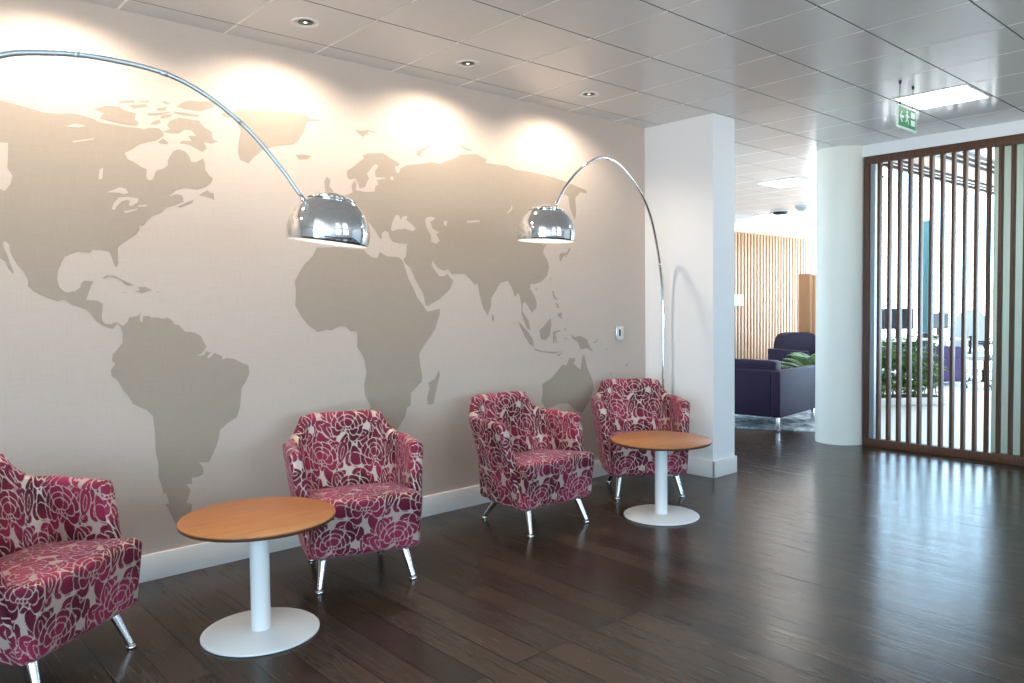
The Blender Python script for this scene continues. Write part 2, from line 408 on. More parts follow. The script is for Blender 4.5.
# ------------------------------------------------------------------ room shell
XL, XR, YB = -3.5, 16.0, -8.0
fl = MB().box(XL - .2, 7.45, YB - .2, 4.3, -.12, 0).build('floor', M['floor']); struct(fl)
of = MB()
for k, poly in enumerate((((7.45, YB - .2), (XR + .2, YB - .2), (XR + .2, 3.62), (7.45, -.46)), ((7.45, -.46), (XR + .2, 3.62), (XR + .2, 4.3), (7.45, 4.3)))):
    vs = [(x, y, -.12) for x, y in poly] + [(x, y, 0) for x, y in poly]
    of.add(vs, [(0, 1, 2, 3)[::-1], (4, 5, 6, 7), (0, 1, 5, 4), (1, 2, 6, 5), (2, 3, 7, 6), (3, 0, 4, 7)], False, k)
struct(of.build('floor', [M['officefloor'], M['floor']]))

# wall with the printed world map
wm = MB().box(XL, 5.06, 0, .15, 0, H)
for z, src, mi in ((.0010, MAP_LAND, 1), (.0022, MAP_LAKES, 0)):
    for k, poly in enumerate(src):
        d = z + .00001 * k
        vs = [(poly[i] / 1000, -d, poly[i + 1] / 1000) for i in range(0, len(poly), 2)]
        wm.add(vs, [tuple(range(len(vs)))], False, mi)
struct(wm.build('wall_left', [M['paper'], M['land']]))
struct(MB().box(5.04, 5.335, -.652, .15, 0, H, .002, segs=1).build('wall_pier', M['white']))
sk = MB().box(XL, 5.04, -.014, .0, 0, .132, .003)
struct(sk.build('baseboard_left', M['skirting']))
sk = MB().box(5.026, 5.04, -.666, -.014, 0, .132, .003).box(5.026, 5.349, -.666, -.652, 0, .132, .003).box(5.335, 5.349, -.652, .15, 0, .132, .003)
struct(sk.build('baseboard_pier', M['skirting']))
# lounge side and outer walls
struct(MB().box(5.2, 5.6, 3.86, 4.0, 0, H).box(6.8, 15.05, 3.86, 4.0, 0, H).box(5.6, 6.8, 3.86, 4.0, 0, .1).box(5.6, 6.8, 3.86, 4.0, 2.7, H).build('wall_lounge', M['white']))
w = MB().box(5.6, 6.8, 3.93, 3.98, .1, .16).box(5.6, 6.8, 3.93, 3.98, 2.64, 2.7)
for k in range(3): w.box(5.6 + .57 * k, 5.66 + .57 * k, 3.93, 3.98, .1, 2.7)
struct(w.build('window_14', M['clear']))  # unseen window, added to brighten the lounge
struct(MB().box(5.19, 5.335, .15, 3.86, 0, H).build('wall_lounge_end', M['white']))
struct(MB().box(XL - .15, XL, -3.2, .15, 0, H).box(XL - .15, XL, YB, -7.6, 0, H).box(XL - .15, XL, -7.6, -3.2, 0, .1).box(XL - .15, XL, -7.6, -3.2, 2.7, H).build('wall_side', M['white']))
w = MB()
for k in range(5): w.box(XL - .1, XL - .04, -7.6 + 1.085 * k, -7.54 + 1.085 * k, .1, 2.7)
w.box(XL - .1, XL - .04, -7.6, -3.2, .1, .16).box(XL - .1, XL - .04, -7.6, -3.2, 2.64, 2.7)
struct(w.build('window_13', M['clear']))
wb = MB()
xs = [XL]
for a, b_ in BACK_WINDOWS: xs += [a, b_]
xs.append(XR)
for i in range(0, len(xs), 2): wb.box(xs[i], xs[i + 1], YB - .15, YB, 0, H)
for a, b_ in BACK_WINDOWS:
    wb.box(a, b_, YB - .15, YB, 0, .9); wb.box(a, b_, YB - .15, YB, 2.4, H)
struct(wb.build('wall_back', M['white']))
n_win = 0
for a, b_ in BACK_WINDOWS:
    n_win += 1
    w = MB().box(a, b_, YB - .1, YB - .04, .9, .95).box(a, b_, YB - .1, YB - .04, 2.35, 2.4)
    for x in (a, (a + b_) / 2 - .03, b_ - .06): w.box(x, x + .06, YB - .1, YB - .04, .9, 2.4)
    struct(w.build('window_%d' % n_win, M['clear']))
# glazed facade of the office
for k in range(8):
    y0 = -8.0 + k * 1.5; y1 = y0 + 1.5
    if k == 7: y1 = 4.0
    zt = H if k < 5 else 5.0
    w = MB().box(XR - .05, XR + .05, y0, y1, 0, .05).box(XR - .05, XR + .05, y0, y1, zt - .05, zt)
    w.box(XR - .04, XR + .04, y0, y0 + .04, .05, zt - .05)
    struct(w.build('window_%d' % (n_win + 1 + k), M['clear']))
struct(MB().box(15.05, XR, 3.95, 4.0, 0, .04).box(15.05, XR, 3.95, 4.0, H - .05, H).box(15.4, 15.44, 3.95, 4.0, .04, H - .05).build('window_12', M['clear']))

# round column, bulkhead over the screen, solid wall beyond the screen
cm = MB().lathe([(.222, .001), (.222, H)], 72)
struct(cm.build('column', M['column'], loc=(7.225, -.605, 0)))
XS = 7.18
struct(MB().box(XS, XS + .16, YB, -.80, 2.672, H).build('trim_1', M['white']))
struct(MB().box(XS + .01, XS + .15, YB, -2.98, 0, 2.672).build('wall_right', M['white']))
struct(MB().box(XS + .10, XS + .13, -2.98, -1.872, .03, 2.66).build('wall_frosted_panel', M['frost']))

# ceiling: metal trays in a grid with dark open joints
GX, GY, SX, SY = 2.102, -.1594, .51225, .5066
LED_CELLS = {(7, 3), (14, 3), (14, 9)}
DOWN = [.799 - 1.0245, .799, 1.838, 2.876, 3.928]
def diag(x): return -4.03 + .4756 * x          # edge of the lounge ceiling, where the office rises into a glazed atrium
VX, VY = 8.35, -.53
ce = MB().box(XL - .1, VX, YB - .15, 4.1, H + .022, H + .1, mi=1).box(VX, XR + .2, YB - .15, VY, H + .022, H + .1, mi=1)
q4 = ((VX, diag(VX)), (XR + .2, diag(XR + .2)), (XR + .2, 4.1), (VX, 4.1))
ce.add([(x, y, H + .022) for x, y in q4] + [(x, y, H + .1) for x, y in q4], [(3, 2, 1, 0), (4, 5, 6, 7), (0, 1, 5, 4), (1, 2, 6, 5), (2, 3, 7, 6), (3, 0, 4, 7)], False, 1)
at_ = MB().box(VX - .06, XR, VY - .06, VY, H, 5.0).box(VX - .06, VX, VY, diag(VX), H, 5.0)
q4 = ((VX - .02, diag(VX)), (XR, diag(XR)), (XR, diag(XR) + .06), (VX - .02, diag(VX) + .06))
at_.add([(x, y, H) for x, y in q4] + [(x, y, 5.0) for x, y in q4], [(3, 2, 1, 0), (4, 5, 6, 7), (0, 1, 5, 4), (1, 2, 6, 5), (2, 3, 7, 6), (3, 0, 4, 7)])
at_.box(VX - .06, XR + .1, VY - .06, 4.1, 5.0, 5.1)
struct(at_.build('wall_atrium', M['white']))
tv, tf = [], []
for i in range(-12, 29):
    for j in range(-9, 17):
        x0 = GX + SX * i; x1 = x0 + SX; y1 = GY - SY * j; y0 = y1 - SY
        if (i, j) in LED_CELLS or (x1 > VX + .1 and y0 > VY - .15 and y1 < diag(x0) + .1): continue
        gx, gy, bx, by, dz = .0065, .0040, .001, .001, .001
        n = len(tv)
        a0, a1, c0, c1 = x0 + gx, x1 - gx, y0 + gy, y1 - gy
        tv += [(a0, c0, H + .02), (a1, c0, H + .02), (a1, c1, H + .02), (a0, c1, H + .02),
               (a0, c0, H + dz), (a1, c0, H + dz), (a1, c1, H + dz), (a0, c1, H + dz),
               (a0 + bx, c0 + by, H), (a1 - bx, c0 + by, H), (a1 - bx, c1 - by, H), (a0 + bx, c1 - by, H)]
        for k in range(4):
            q = (k + 1) % 4
            tf += [(n + k, n + q, n + 4 + q, n + 4 + k), (n + 4 + k, n + 4 + q, n + 8 + q, n + 8 + k)]
        ce.box(x0 - .0065, x0 + .0065, y0 + .007, y1 - .007, H + .0005, H + .01, mi=2)  # pale strip in the joint stands in for the lit tile edge
        tf.append((n + 11, n + 10, n + 9, n + 8))
ce.add(tv, tf, False, 0)
for q in range(len(ce.m) - len(tf), len(ce.m)):
    if (q - len(ce.m) + len(tf)) % 9 in (0, 2, 4, 6): ce.m[q] = 1
struct(ce.build('ceiling', [M['tile'], M['gap'], M['lit_edge']]))
# dark ceiling baffles in the office and a pale cove over the slat wall
bf = MB()
for k, (yy, zz) in enumerate(((-.56, .035), (-.66, .03), (-.74, .03), (-1.12, .035), (-1.22, .03), (-1.32, .03))):
    bf.box(7.6, 12.5, yy - .02, yy + .02, H - zz, H)
struct(bf.build('trim_2', M['dark']))
struct(MB().box(7.6, 12.5, -1.08, -.78, H - .012, H).build('trim_3', M['oakslat']))
struct(MB().box(11.4, 15.05, 3.72, 3.86, 2.63, 2.67).build('trim_4', M['white']))

# ------------------------------------------------------------------ ceiling fixtures
def led_panel(i, j, label, cell=True):
    x0 = GX + SX * i; y1 = GY - SY * j
    t = thing('ceiling_light', label, 'ceiling light', (x0 + SX / 2, y1 - SY / 2, H), 0, 'square ceiling light panels')
    a, c = SX / 2 - .004, SY / 2 - .006
    f = MB()
    for (p, q, r, s) in ((-a, a, -c, -c + .02), (-a, a, c - .02, c), (-a, -a + .02, -c + .02, c - .02), (a - .02, a, -c + .02, c - .02)):
        f.box(p, q, r, s, -.003, .02)
    f.box(-.012 - .11, -.11 + .006, -c + .02, c - .02, -.003, .01)
    f.build('frame', M['whiteplastic'], t)
    MB().box(-a + .02, a - .02, -c + .02, c - .02, .004, .02).build('diffuser', M['panel_glow'], t)
    return t
led_panel(7, 3, 'square light panel in the ceiling right beside the green exit sign')
for (i, j), w in (((14, 3), 'in the office'), ((14, 9), 'deep in the office')):  # unseen panels added for ambient light
    led_panel(i, j, 'added ceiling light panel outside the picture ' + w)
def led_loose(x, y, label):
    t = thing('ceiling_light', label, 'ceiling light', (x, y, H), 0, 'square ceiling light panels')
    MB().box(-.27, .27, -.27, .27, -.012, .0).build('frame', M['whiteplastic'], t)
    MB().box(-.25, .25, -.25, .25, -.016, -.0115).build('diffuser', M['panel_glow'], t)
led_loose(8.64, .71, 'square ceiling light panel between white pier and round column, nearer of two over the lounge')
led_loose(11.75, 2.6, 'far ceiling light panel in the lounge, just above the pale slatted wall')

dl_labels = ['round recessed downlight beyond the left edge of the picture', 'round recessed downlight over the left end of the map wall',
             'largest visible round recessed downlight, over the Atlantic of the map', 'middle round recessed downlight, over Europe on the map',
             'round recessed downlight nearest the white pier, over east Asia on the map']
first = None
for k, x in enumerate(DOWN):
    if first is None:
        first = t = thing('downlight', dl_labels[k], 'downlight', (x, -.412, H), 0, 'recessed downlights along the map wall')
        MB().lathe([(.050, .004), (.051, -.004), (.067, -.006), (.070, -.003), (.070, .001)], 40).build('rim', M['whiteplastic'], t)
        MB().lathe([(.050, .004), (.045, .0015), (.040, .001)], 40).build('reflector', M['chrome'], t)
        MB().lathe([(.0, -.001), (.038, -.001), (.040, .001)], 32).build('lens', M['dark'], t)
        MB().lathe([(.008, -.0014), (.008, -.002), (0, -.002)], 16).build('lamp', M['spot_glow'], t)
    else:
        t = dup(first, dl_labels[k], (x, -.412, H))
    sd = bpy.data.lights.new('downlight_beam', 'SPOT')
    sd.energy = WALL_SPOT_W; sd.color = (1, .86, .70); sd.spot_size = math.radians(148); sd.spot_blend = .6; sd.shadow_soft_size = .03
    so = bpy.data.objects.new('downlight_beam', sd); LINK(so)
    so.location = (x, -.412, H - .03); so.rotation_euler = (math.radians(12), 0, 0)

# smoke detector and dark speaker grille over the lounge
t = thing('smoke_detector', 'small white smoke detector on the lounge ceiling beside the round column', 'smoke detector', (11.0, 1.78, H))
MB().lathe([(0, -.075), (.05, -.07), (.075, -.045), (.085, -.02), (.09, 0)], 32).build('sensor_head', M['officegrey'], t)
MB().lathe([(.1, -.022), (.11, -.01), (.11, 0)], 32).build('base_ring', M['whiteplastic'], t)
t = thing('ceiling_speaker', 'dark ceiling unit beside the far light panel of the lounge', 'ceiling speaker', (11.35, 2.33, H))
MB().lathe([(0, -.05), (.1, -.05), (.12, -.03), (.12, 0)], 32).build('grille', M['dark'], t)
MB().lathe([(.12, -.012), (.15, -.008), (.15, 0)], 32).build('rim', M['whiteplastic'], t)

# exit sign hung on two wires
t = thing('exit_sign', 'green hanging exit sign with white arrow and running figure', 'exit sign', (5.37, -1.92, 2.475))
SW, SH = .30, .15     # plate size
MB().box(-SW / 2, SW / 2, -.006, .006, 0, SH, .002).build('plate', M['signwhite'], t)
g = MB().box(-SW / 2 + .012, SW / 2 - .012, -.0075, .0075, .012, SH - .012).build('green_field', M['green'], t)
def flat(mb, poly, y=-.0085, th=.002):
    n = len(poly)
    vs = [(x, y, z) for x, z in poly] + [(x, y + th, z) for x, z in poly]
    mb.add(vs, [tuple(range(n)), tuple(range(2 * n - 1, n - 1, -1))] + [(i, (i + 1) % n, n + (i + 1) % n, n + i) for i in range(n)])
pg = MB()
# arrow pointing left
flat(pg, [(-.125, .075), (-.095, .11), (-.08, .11), (-.102, .083), (-.06, .083), (-.06, .067), (-.102, .067), (-.08, .04), (-.095, .04)])
# running figure
hd = [(-.008 + .010 * math.cos(a * PI / 6), .113 + .010 * math.sin(a * PI / 6)) for a in range(12)]
flat(pg, hd)
flat(pg, [(-.016, .100), (.004, .100), (.016, .088), (.030, .088), (.030, .081), (.012, .080), (.004, .088), (.000, .070), (.016, .056), (.016, .034), (.008, .034), (.008, .052), (-.008, .064),
          (-.016, .050), (-.034, .044), (-.036, .051), (-.022, .056), (-.012, .088), (-.022, .086), (-.030, .072), (-.036, .076), (-.026, .094)])
# doorway panel
for q in ((.055, .118, .084, .122), (.055, .118, .034, .070)):
    flat(pg, [(q[0], q[2]), (q[1], q[2]), (q[1], q[3]), (q[0], q[3])])
pg.build('pictogram', M['signwhite'], g)
for sx in (-.105, .105):
    w = MB().tube([(sx, 0, SH), (sx, 0, H - 2.475)], .002, 6).tube([(sx, 0, SH - .004), (sx, 0, SH + .016)], .006, 8)
    w.tube([(sx, 0, H - 2.475 - .02), (sx, 0, H - 2.475)], .009, 8)
    w.build('hanging_wire', M['dark'], t)

# light switch on the map wall
t = thing('wall_switch', 'small grey switch plate on the map wall right of Australia', 'wall switch', (4.708, -.0015, 1.112))
MB().box(-.045, .045, -.009, 0, -.055, .055, .003).build('plate', M['alu'], t)
MB().box(-.009, .004, -.013, -.008, -.025, .03, .002).build('rocker', M['dark'], t)

# ------------------------------------------------------------------ slatted screen beside the column
t = thing('slatted_screen', 'tall dark wooden slatted room divider in front of the office', 'room divider', (XS, 0, 0))
Y0, Y1 = -.838, -2.98
MB().box(0, .075, Y1, Y0, 0, .072, .003).build('bottom_rail', M['walnut'], t)
MB().box(0, .075, Y1, Y0, 2.60, 2.672, .003).build('top_rail', M['walnut'], t)
MB().box(-.001, .075, Y0 - .05, Y0, .072, 2.60, .003).build('end_post', M['walnut'], t)
sl = None
for k in range(23):
    y = -.959 - .0885 * k
    if sl is None:
        sl = MB().box(.004, .069, -.023, 0, .068, 2.604, .002).build('slat', M['walnut'], t); sl.location = (0, y, 0)
    else:
        s2 = sl.copy(); LINK(s2); s2.parent = t; s2.location = (0, y, 0)
MB().box(.02, .09, Y0 - .095, Y0 - .052, .072, 2.60).build('metal_jamb', M['alujamb'], t)

# ------------------------------------------------------------------ tub chairs in cut velvet
def pattern_field(U, V):
    """signed distance (metres) of the woven flowers: > 0 velvet, < 0 satin ground"""
    TW, TH = .31, .33
    U = np.mod(U / 1.02, TW); V = np.mod(V / 1.02, TH)
    F = np.full(U.shape, -.004)
    W = .0043
    def paint(d):
        nonlocal F
        F = np.where(d < 0, -d, np.where(d < W, np.maximum(-d, d - W), np.minimum(F, d - W)))
    def vein(d, w=.004):
        nonlocal F
        F = np.minimum(F, d - w / 2)
    def wrapped(cx, cy):
        x = np.mod(U - cx + TW / 2, TW) - TW / 2
        y = np.mod(V - cy + TH / 2, TH) - TH / 2
        return x, y
    def petal(cx, cy, ang, r0, r1, hw, tip=.55):
        mx, my = cx + math.cos(ang) * (r0 + r1) / 2, cy + math.sin(ang) * (r0 + r1) / 2
        x, y = wrapped(mx, my)
        s = x * math.cos(ang) + y * math.sin(ang); q = -x * math.sin(ang) + y * math.cos(ang)
        h = (r1 - r0) / 2
        u = np.clip(s / h, -1.6, 1.6)
        wd = hw * (1 + .28 * u)
        k = np.sqrt(u * u + (q / np.maximum(wd, .2 * hw)) ** 2)
        notch = .10 * h * np.exp(-(q / (.25 * hw)) ** 2) * (u > 0)
        paint((k - 1) * min(h, hw) + notch)
        return s, q, h
    def leaf(cx, cy, ang, L_, hw, bend=0.0, eye=True):
        mx, my = cx + math.cos(ang) * L_ / 2, cy + math.sin(ang) * L_ / 2
        x, y = wrapped(mx, my)
        s = x * math.cos(ang) + y * math.sin(ang); q = -x * math.sin(ang) + y * math.cos(ang)
        u = np.clip(s / (L_ / 2), -1.0, 1.0)
        q = q - bend * (1 - u * u)
        wd = hw * np.sqrt(np.maximum(1 - u * u, 0)) * (1 - .35 * u)
        d = np.maximum(np.abs(q) - wd, np.abs(s) - L_ / 2) * .85
        paint(d)
        if eye:
            we = .34 * hw * np.sqrt(np.maximum(1 - (u / .62) ** 2, 0)) * (np.abs(u) < .62)
            ring = np.abs(np.maximum(np.abs(q) - we, (np.abs(u) - .62) * L_ / 2))
            vein(ring, .0042)
    def stem(pts, w):
        for (ax, ay), (bx, by) in zip(pts[:-1], pts[1:]):
            cx, cy = (ax + bx) / 2, (ay + by) / 2
            x, y = wrapped(cx, cy)
            dx, dy = (bx - ax) / 2, (by - ay) / 2
            tt = np.clip((x * dx + y * dy) / (dx * dx + dy * dy), -1, 1)
            F[:] = np.maximum(F, w / 2 - np.hypot(x - tt * dx, y - tt * dy))
    def peony(cx, cy, R, turn):
        """opened bloom: a fan of broad petals round a tight heart, two sepals below"""
        for sg in (-1, 1):
            leaf(cx, cy, turn - PI / 2 + sg * .75, R * 1.15, R * .24, sg * R * .12)
        for n, r0, r1, hw, spread in ((7, .36, 1.0, .36, 2.15), (5, .20, .72, .28, 1.75), (3, .02, .48, .24, .95)):
            for k in sorted(range(n), key=lambda k: -abs(k - (n - 1) / 2)):
                petal(cx, cy, turn + PI / 2 + spread * (2 * k / (n - 1) - 1), r0 * R, r1 * R, hw * R)
        for k in range(3):
            x, y = wrapped(cx + (k - 1) * .15 * R, cy - .10 * R); paint(np.hypot(x, y) - .07 * R)
    # leaves first, packed close, the flowers over them
    rnd = random.Random(11)
    for gy in range(6):
        for gx in range(6):
            cx = TW * (gx + .5 * (gy % 2) + rnd.uniform(-.25, .25)) / 6; cy = TH * (gy + rnd.uniform(-.25, .25)) / 6
            leaf(cx, cy, rnd.uniform(0, 2 * PI), rnd.uniform(.075, .11), rnd.uniform(.022, .032), rnd.uniform(-.008, .008), rnd.random() < .55)
    peony(.085, .095, .092, .25)
    peony(.240, .255, .084, -.35)
    return F * 1.02

M['velvet'] = mat('magenta_cut_velvet', (.24, .012, .07), .6, spec=.25)
N, L, b = nodes(M['velvet'])
at = N.new('ShaderNodeAttribute'); at.attribute_name = 'weave'
k = maprange(N, L, at.outputs['Fac'], -.0010, .0010, 0, 1)
mx = N.new('ShaderNodeMixRGB')
L.new(k, mx.inputs['Fac']); mx.inputs['Color1'].default_value = (.50, .39, .345, 1)
pile = ramp(N, L, noise(N, L, coords(N, L, (1, 1, 1)), 4.0, 2), [(.38, (.070, .002, .013)), (.63, (.29, .020, .068))])
L.new(pile, mx.inputs['Color2']); L.new(mx.outputs[0], b.inputs['Base Color'])
L.new(maprange(N, L, k, 0, 1, .38, .62), b.inputs['Roughness'])
sh = node(N, 'ShaderNodeMath', operation='MULTIPLY'); L.new(k, sh.inputs[0]); sh.inputs[1].default_value = .5
L.new(sh.outputs[0], b.inputs['Sheen Weight'])
L.new(maprange(N, L, k, 0, 1, .3, 0), b.inputs['Metallic'])
b.inputs['Sheen Tint'].default_value = (1, .30, .52, 1); b.inputs['Sheen Roughness'].default_value = .35
bump(N, L, b, k, .35, .0015)

def woven(o, uv):
    f = pattern_field(uv[:, 0], uv[:, 1])
    a = o.data.attributes.new('weave', 'FLOAT', 'POINT')
    a.data.foreach_set('value', f.astype(np.float32))

def sstep(x): x = np.clip(x, 0, 1); return x * x * (3 - 2 * x)

def tub_shell(parent):
    step = .0048
    Wd, R, YF, YBK, TH = .338, .20, -.095, .36, .068
    r_in = R - TH
    arm = (YBK - R) - YF; arc = PI / 2 * R; back = 2 * (Wd - R)
    tot = 2 * arm + 2 * arc + back
    n = int(tot / step)
    s = np.linspace(0, tot, n)
    O = np.zeros((n, 2)); I = np.zeros((n, 2))
    for i, q in enumerate(s):
        if q <= arm:
            O[i] = (-Wd, YF + q); I[i] = (-Wd + TH, YF + q)
        elif q <= arm + arc:
            a = (q - arm) / R
            c = (-Wd + R, YBK - R)
            O[i] = (c[0] - R * math.cos(a), c[1] + R * math.sin(a)); I[i] = (c[0] - r_in * math.cos(a), c[1] + r_in * math.sin(a))
        elif q <= arm + arc + back:
            x = -Wd + R + (q - arm - arc)
            O[i] = (x, YBK); I[i] = (x, YBK - TH)
        elif q <= arm + 2 * arc + back:
            a = (q - arm - arc - back) / R
            c = (Wd - R, YBK - R)
            O[i] = (c[0] + R * math.sin(a), c[1] + R * math.cos(a)); I[i] = (c[0] + r_in * math.sin(a), c[1] + r_in * math.cos(a))
        else:
            y = YBK - R - (q - arm - 2 * arc - back)
            O[i] = (Wd, y); I[i] = (Wd - TH, y)
    ax = np.abs(O[:, 0])
    front = np.clip((O[:, 1] - YF) / .3, 0, 1)
    u = np.clip((.318 - ax) / (.318 - .222), 0, 1) * (O[:, 1] > .1)
    top = .652 + .008 * front + (.775 - .660) * np.where(u > 0, u ** 1.9, 0) - .010 * sstep((ax - .15) / .07) * (u >= 1)
    ZB = .158
    nz, nt = 118, 17
    rows = 2 * nz + nt
    P = np.zeros((rows, n, 3)); UV = np.zeros((rows, n, 2))
    mid = (O + I) / 2; half = (O - I) / 2
    for j in range(rows):
        if j < nz:
            z = ZB + (top - TH / 2 - ZB) * j / (nz - 1); c = 1.0
        elif j < nz + nt:
            a = PI * (j - nz + 1) / (nt + 1)
            c = math.cos(a); z = top - TH / 2 + TH / 2 * math.sin(a)
            z = np.array(z)
        else:
            jj = rows - 1 - j
            z = ZB + (top - TH / 2 - ZB) * jj / (nz - 1); c = -1.0
        xy = mid + c * half
        P[j, :, 0] = xy[:, 0]; P[j, :, 1] = xy[:, 1]; P[j, :, 2] = z
        UV[j, :, 0] = s - tot / 2 + (.075 if c > 0 else .225); UV[j, :, 1] = z + (.02 if c > 0 else .235)
    # rounded front ends of the arms
    def cap(col, sgn):
        nb = 15
        base = P[:, col, :]
        h = (rows + 1) // 2
        G = np.zeros((h, nb, 3)); T = np.zeros((h, nb, 2))
        for b_ in range(nb):
            f = b_ / (nb - 1)
            A = base[:h]; Bq = base[::-1][:h]
            G[:, b_, :] = A * (1 - f) + Bq * f
            G[:, b_, 1] -= .020 * math.sqrt(max(0, 1 - (2 * f - 1) ** 2)) * np.minimum(1, (h - 1 - np.arange(h)) / 8.0) ** .5
            T[:, b_, 0] = f * TH + .2 * sgn; T[:, b_, 1] = G[:, b_, 2]
        return G, T
    grids = [(P, UV), cap(0, 0), cap(n - 1, 1)]
    vs, uv, fs, off = [], [], [], 0
    for gi, (G, T) in enumerate(grids):
        a, c = G.shape[:2]
        vs.append(G.reshape(-1, 3)); uv.append(T.reshape(-1, 2))
        ii, jj = np.meshgrid(np.arange(a - 1), np.arange(c - 1), indexing='ij')
        k0 = off + ii * c + jj
        q = np.stack([k0, k0 + 1, k0 + c + 1, k0 + c], -1).reshape(-1, 4)
        if gi == 1: q = q[:, ::-1]
        fs.append(q); off += a * c
    V = np.concatenate(vs); UVc = np.concatenate(uv); Fc = np.concatenate(fs)
    # taper towards the legs, raked back, arm fronts raking forward lower down
    t = np.clip((V[:, 2] - ZB) / (.775 - ZB), 0, 1)
    V[:, 0] *= .80 + .20 * np.minimum(1, t / .80) ** .9
    w = sstep((.14 - V[:, 1]) / .24)
    V[:, 1] = -.10 + (V[:, 1] + .10) * (.60 + .40 * t)
    V[:, 1] -= w * .125 * (1 - np.minimum(1, t / .78))
    o = new_obj('back_and_arms', V, [tuple(int(i) for i in f) for f in Fc], M['velvet'], parent, True)
    woven(o, UVc)
    return o

def seat_box(parent):
    X, Y0_, Y1_, Z0, Z1, r = .280, -.295, .20, .158, .438, .034
    st = .0048
    cx, cy, cz = 0, (Y0_ + Y1_) / 2, (Z0 + Z1) / 2
    hx, hy, hz = X, (Y1_ - Y0_) / 2, (Z1 - Z0) / 2
    vs, uv, fs, off = [], [], [], 0
    def patch(fn, la, lb, uvf, flip):
        nonlocal off
        na, nb = max(2, int(la / st)), max(2, int(lb / st))
        A, B = np.meshgrid(np.linspace(-1, 1, na), np.linspace(-1, 1, nb), indexing='ij')
        P = fn(A, B).reshape(-1, 3)
        uv.append(uvf(P)); vs.append(P)
        ii, jj = np.meshgrid(np.arange(na - 1), np.arange(nb - 1), indexing='ij')
        k0 = off + ii * nb + jj
        q = np.stack([k0, k0 + nb, k0 + nb + 1, k0 + 1], -1).reshape(-1, 4)
        fs.append(q[:, ::-1] if flip else q); off += na * nb
    S = lambda a, b_, c: np.stack([a, b_, c], -1)
    U0 = .10
    patch(lambda A, B: S(A * hx, np.full_like(A, -hy), B * hz), 2 * hx, 2 * hz, lambda P: np.stack([P[:, 0] + U0, P[:, 2]], -1), False)
    patch(lambda A, B: S(A * hx, B * hy, np.full_like(A, hz)), 2 * hx, 2 * hy, lambda P: np.stack([P[:, 0] + U0, hz + P[:, 1] + hy], -1), False)
    patch(lambda A, B: S(np.full_like(A, hx), A * hy, B * hz), 2 * hy, 2 * hz, lambda P: np.stack([hx + P[:, 1] + hy + U0, P[:, 2]], -1), False)
    patch(lambda A, B: S(np.full_like(A, -hx), A * hy, B * hz), 2 * hy, 2 * hz, lambda P: np.stack([-hx - P[:, 1] - hy + U0, P[:, 2]], -1), True)
    patch(lambda A, B: S(A * hx, B * hy, np.full_like(A, -hz)), .2, .2, lambda P: np.stack([P[:, 0], P[:, 1]], -1), True)
    V = np.concatenate(vs); UVc = np.concatenate(uv); Fc = np.concatenate(fs)
    inner = np.stack([np.clip(V[:, 0], -hx + r, hx - r), np.clip(V[:, 1], -hy + r, hy - r), np.clip(V[:, 2], -hz + r, hz - r)], -1)
    d = V - inner; V = inner + r * d / np.maximum(np.linalg.norm(d, axis=1, keepdims=True), 1e-9)
    t = (V[:, 2] + hz) / (2 * hz)
    crown = .016 * (1 - (V[:, 0] / hx) ** 2) * (1 - (V[:, 1] / hy) ** 2) * sstep((t - .6) / .4)
    V[:, 0] *= .955 + .045 * t
    V[:, 1] += np.where(V[:, 1] < 0, 1, 0) * .028 * (1 - t) * (-V[:, 1] / hy)
    V[:, 2] += crown - .045 * sstep((t - .5) / .5) * (V[:, 1] + hy) / (2 * hy)
    V += np.array([cx, cy, cz])
    bm = bmesh.new(); lay = bm.verts.layers.float.new('weave')
    f = pattern_field(UVc[:, 0], UVc[:, 1])
    bv = []
    for p_, w_ in zip(V, f):
        v = bm.verts.new(p_); v[lay] = w_; bv.append(v)
    for q in Fc: bm.faces.new([bv[int(i)] for i in q]).smooth = True
    bmesh.ops.remove_doubles(bm, verts=bm.verts[:], dist=.0004)
    me = bpy.data.meshes.new('seat'); bm.to_mesh(me); bm.free()
    me.materials.append(M['velvet'])
    o = bpy.data.objects.new('seat', me); LINK(o); o.parent = parent
    return o

def tub_chair(label, loc, rot):
    t = thing('tub_armchair', label, 'armchair', loc, rot, 'floral velvet tub armchairs along the map wall')
    tub_shell(t); seat_box(t)
    for (tx, ty), (fx, fy) in (((-.195, -.185), (-.228, -.25)), ((.195, -.185), (.228, -.25)), ((-.16, .11), (-.185, .245)), ((.16, .11), (.185, .245))):
        A = Vector((tx, ty, .172)); B = Vector((fx, fy, .012))
        pts = [A.lerp(B, q) for q in (0, .25, .5, .75, .95, 1)]
        lg = MB().tube(pts, [.0205, .0185, .0165, .0145, .013, .0125], 18).build('leg', M['alu'], t)
        MB().lathe([(0, .0005), (.017, .0005), (.019, .004), (.018, .010), (.012, .016), (0, .018)], 20, Matrix.Translation((fx, fy, 0))).build('foot', M['alu'], lg)
    return t
ch = tub_chair('magenta floral velvet tub armchair cut off by the left edge of the picture', (.522, -.696, 0), math.radians(37))
dup(ch, 'magenta floral velvet tub armchair behind the nearer round table, under the Atlantic', (1.975, -.578, 0), math.radians(-18))
dup(ch, 'magenta floral velvet tub armchair standing free between the two tables, seen from its side', (3.235, -.545, 0), math.radians(-2))
dup(ch, 'magenta floral velvet tub armchair in the corner behind the farther round table', (4.355, -.50, 0), math.radians(-37))

